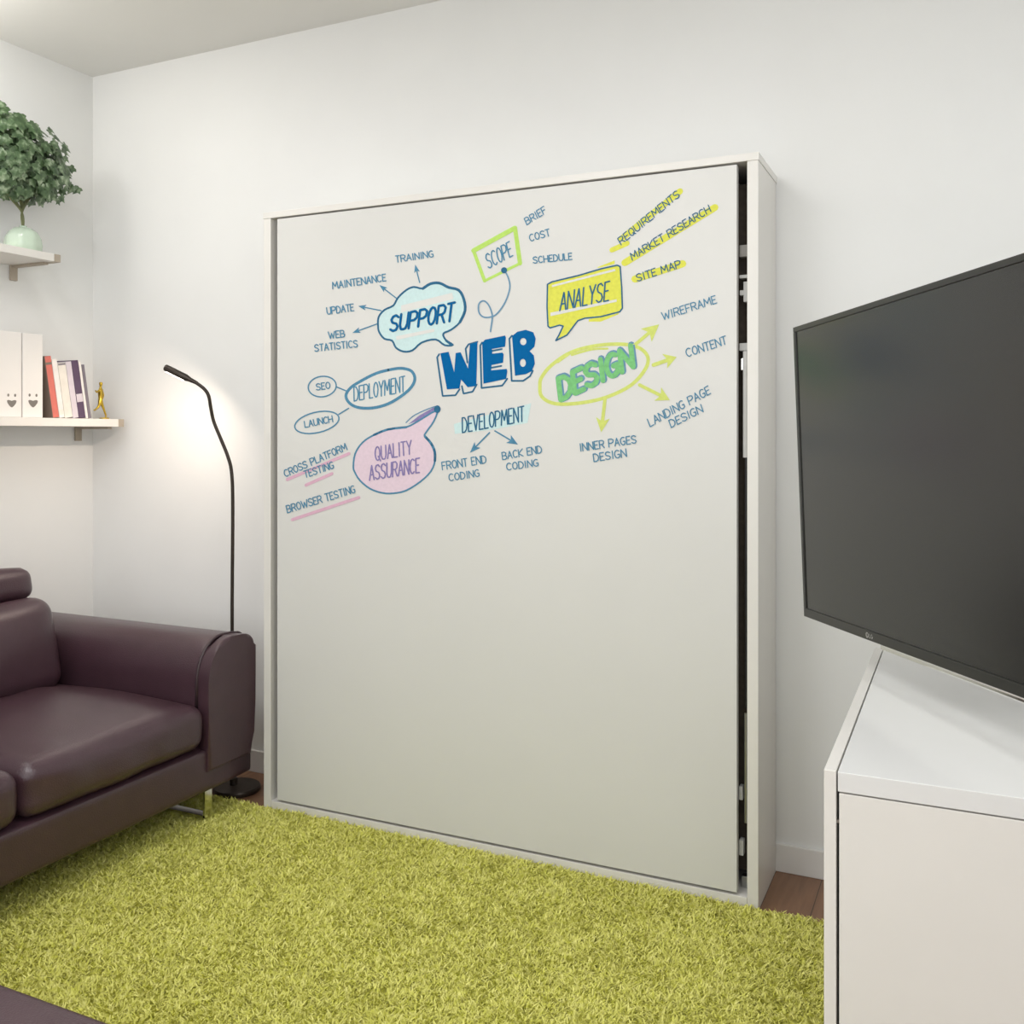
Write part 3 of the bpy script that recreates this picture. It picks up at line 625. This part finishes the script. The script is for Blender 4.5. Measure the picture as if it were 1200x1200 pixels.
# ------------------------------------------------------------ gold figurine
fx = -2.83
fg = thing('figurine', tuple(on_x(118, 490, fx)), 'small gold striding figure beside the books at the right end of the lower shelf', 'figurine')
def fpt(u, v, dx=0): return on_x(u, v, fx)+Vector((dx, 0, 0))
fg.location.z = L1
base_z = L1+.001
verts = {'pel': (fpt(117.8, 470), .0085), 'che': (fpt(117.5, 458), .0105), 'nk': (fpt(118, 453.5), .0045), 'hd': (fpt(118.2, 449.5), .0085), 'hd2': (fpt(118.3, 447.5), .007),
         'sl': (fpt(115.5, 457, .006), .005), 'el': (fpt(111, 460, .012), .0035), 'hl': (fpt(108.5, 457.5, .016), .003),
         'sr': (fpt(120.3, 457, -.004), .005), 'er': (fpt(122.5, 463, -.006), .0035), 'hr': (fpt(120.5, 468, -.002), .003),
         'kl': (fpt(114.5, 477, .004), .005), 'al': (fpt(111.5, 481, -.004), .003), 'fl': (fpt(110, 480, .0), .003),
         'kr': (fpt(121, 479, .002), .005), 'ar': (fpt(124, 488, .002), .0035), 'fr': (fpt(122, 489, .006), .003)}
ed = [('pel', 'che'), ('che', 'nk'), ('nk', 'hd'), ('hd', 'hd2'), ('che', 'sl'), ('sl', 'el'), ('el', 'hl'), ('che', 'sr'), ('sr', 'er'), ('er', 'hr'), ('pel', 'kl'), ('kl', 'al'), ('al', 'fl'), ('pel', 'kr'), ('kr', 'ar'), ('ar', 'fr')]
ks = list(verts); me = bpy.data.meshes.new('figure'); me.from_pydata([verts[k][0] for k in ks], [(ks.index(a), ks.index(b)) for a, b in ed], [])
fo = link('figure', me, M['gold'], fg); fo.matrix_parent_inverse = Matrix.Translation(fg.location).inverted()
md = fo.modifiers.new('skin', 'SKIN'); md.use_smooth_shade = True
for i, k in enumerate(ks): me.skin_vertices[0].data[i].radius = (verts[k][1], verts[k][1]); me.skin_vertices[0].data[i].use_root = (k == 'pel')
fo.modifiers.new('sub', 'SUBSURF').levels = 2; fo.modifiers['sub'].render_levels = 2
bm = bmesh.new(); c = on_x(123, 489, fx); lathe(bm, [(0, 0), (.020, 0), (.020, .004), (.017, .006), (0, .006)], 24, (c.x+.003, c.y-.006, L1+.0006)); obj('plinth', bm, M['gold'], fg, smooth=True, angle=.5)

# ------------------------------------------------------------ white low cabinet at the right
CX0, CX1, CYF, CYB, CH = .338, 1.245, -1.525, -.56, .85
cab = thing('low_cabinet', ((CX0+CX1)/2, (CYF+CYB)/2, 0), 'white low cabinet with a glossy top and plain door under the television', 'cabinet')
TP = .0185
obj('side_panel', boxbm(CX0, CX0+TP, CYF, CYB, .001, CH, bev=.001), M['lam'], cab)
obj('side_panel', boxbm(CX1-TP, CX1, CYF, CYB, .001, CH, bev=.001), M['lam'], cab)
obj('top_panel', boxbm(CX0+TP+.0025, CX1-TP-.0025, CYF, CYB, CH-.032, CH-.0008, bev=.001), M['gloss'], cab)
obj('door', boxbm(CX0+TP+.0045, CX1-TP-.004, CYF+.0005, CYF+.019, .075, CH-.0345, bev=.001), M['lam'], cab)
obj('plinth', boxbm(CX0+TP+.001, CX1-TP-.001, CYF+.03, CYF+.046, .001, .073), M['lam'], cab)
obj('back_panel', boxbm(CX0+TP+.001, CX1-TP-.001, CYB-.02, CYB-.002, .02, CH-.033), M['lam'], cab)
obj('hinge', boxbm(CX0+TP, CX0+TP+.0042, CYF+.004, CYF+.014, CH-.083, CH-.078), M['steel'], cab)

# ------------------------------------------------------------ television
hh = Vector((0.53952005, -0.84156466, 0.02621162)); uu = Vector((-0.03828539, 0.00657834, 0.99924519)); nn = uu.cross(hh).normalized()
if nn.x > 0: nn = -nn
BL = Vector((0.1835, -0.6801, 0.9364)); TWd, THt = 1.235, .71
tv = thing('television', tuple(BL+hh*TWd/2), 'large flat dark television over the white low cabinet at the right, screen off', 'television')
TM = Matrix((( hh.x, -nn.x, uu.x, BL.x), (hh.y, -nn.y, uu.y, BL.y), (hh.z, -nn.z, uu.z, BL.z), (0, 0, 0, 1)))   # local x along the screen, y back, z up; front face at y = 0
def tvo(name, bm, m, parent=tv, smooth=False):
    bmesh.ops.transform(bm, matrix=TM, verts=bm.verts); return obj(name, bm, m, parent, smooth=smooth, angle=.6)
bm = bmesh.new(); BZ = .0125; BB = .021
for b_ in ((0, TWd, 0, .028, 0, BB), (0, TWd, 0, .028, THt-BZ, THt), (0, BZ, 0, .028, BB, THt-BZ), (TWd-BZ, TWd, 0, .028, BB, THt-BZ)): box(bm, *b_, bev=.0015)
tvo('bezel', bm, M['bezel'])
tvo('screen', boxbm(BZ+.0003, TWd-BZ-.0003, .003, .012, BB+.0003, THt-BZ-.0003), M['screen'])
tvo('back_cover', boxbm(.004, TWd-.004, .0285, .05, .01, THt-.01, bev=.008), M['black'])
bm = bmesh.new(); box(bm, .36, .875, .004, .026, -.011, -.0008, .003); tvo('lower_trim', bm, M['chrome'])
bm = bmesh.new()
box(bm, TWd/2-.2, TWd/2+.2, .051, .07, .16, .56, .003); box(bm, TWd/2-.03, TWd/2+.03, .07, .30, .32, .40, .004)
tvo('mount_arm', bm, M['black'])
ap = TM @ Vector((TWd/2, .29, .36))
bm = bmesh.new(); tube(bm, [ap, Vector((XR-.012, ap.y+.12, ap.z))], .022, 12); box(bm, XR-.014, XR-.001, ap.y+.0, ap.y+.24, ap.z-.12, ap.z+.12, .002); obj('wall_bracket', bm, M['black'], tv)
lp = .315   # maker's mark on the lower bezel: ring and two letters
bm = bmesh.new()
for k in range(20):
    a, b_ = k*2*PI/20, (k+1)*2*PI/20
    P = [(lp+r*math.cos(t), BB/2+r*math.sin(t)) for r, t in ((.0058, a), (.0058, b_), (.0042, b_), (.0042, a))]
    bm.faces.new([bm.verts.new((x_, -.0006, z_)) for x_, z_ in P])
def strip(p, q_, w_=.0012):
    p, q_ = Vector(p), Vector(q_); t = (q_-p).normalized(); n = Vector((-t.y, t.x))*w_/2
    bm.faces.new([bm.verts.new((v.x, -.0006, v.y)) for v in (p+n, p-n, q_-n, q_+n)])
def letters(x0, h_):
    z0 = BB/2-h_/2
    strip((x0, z0+h_), (x0, z0)); strip((x0, z0), (x0+h_*.55, z0))
    x1 = x0+h_*.85; g = [(x1+h_*.4+h_*.42*math.cos(math.radians(d)), z0+h_/2+h_*.5*math.sin(math.radians(d))) for d in range(50, 331, 40)]+[(x1+h_*.82, z0+h_*.48), (x1+h_*.45, z0+h_*.48)]
    for a, b_ in zip(g, g[1:]): strip(a, b_)
strip((lp-.0012, BB/2+.003), (lp-.0012, BB/2-.002)); strip((lp-.0012, BB/2-.002), (lp+.002, BB/2-.002)); letters(lp+.009, .0085)
tvo('logo', bm, M['greyplastic'])
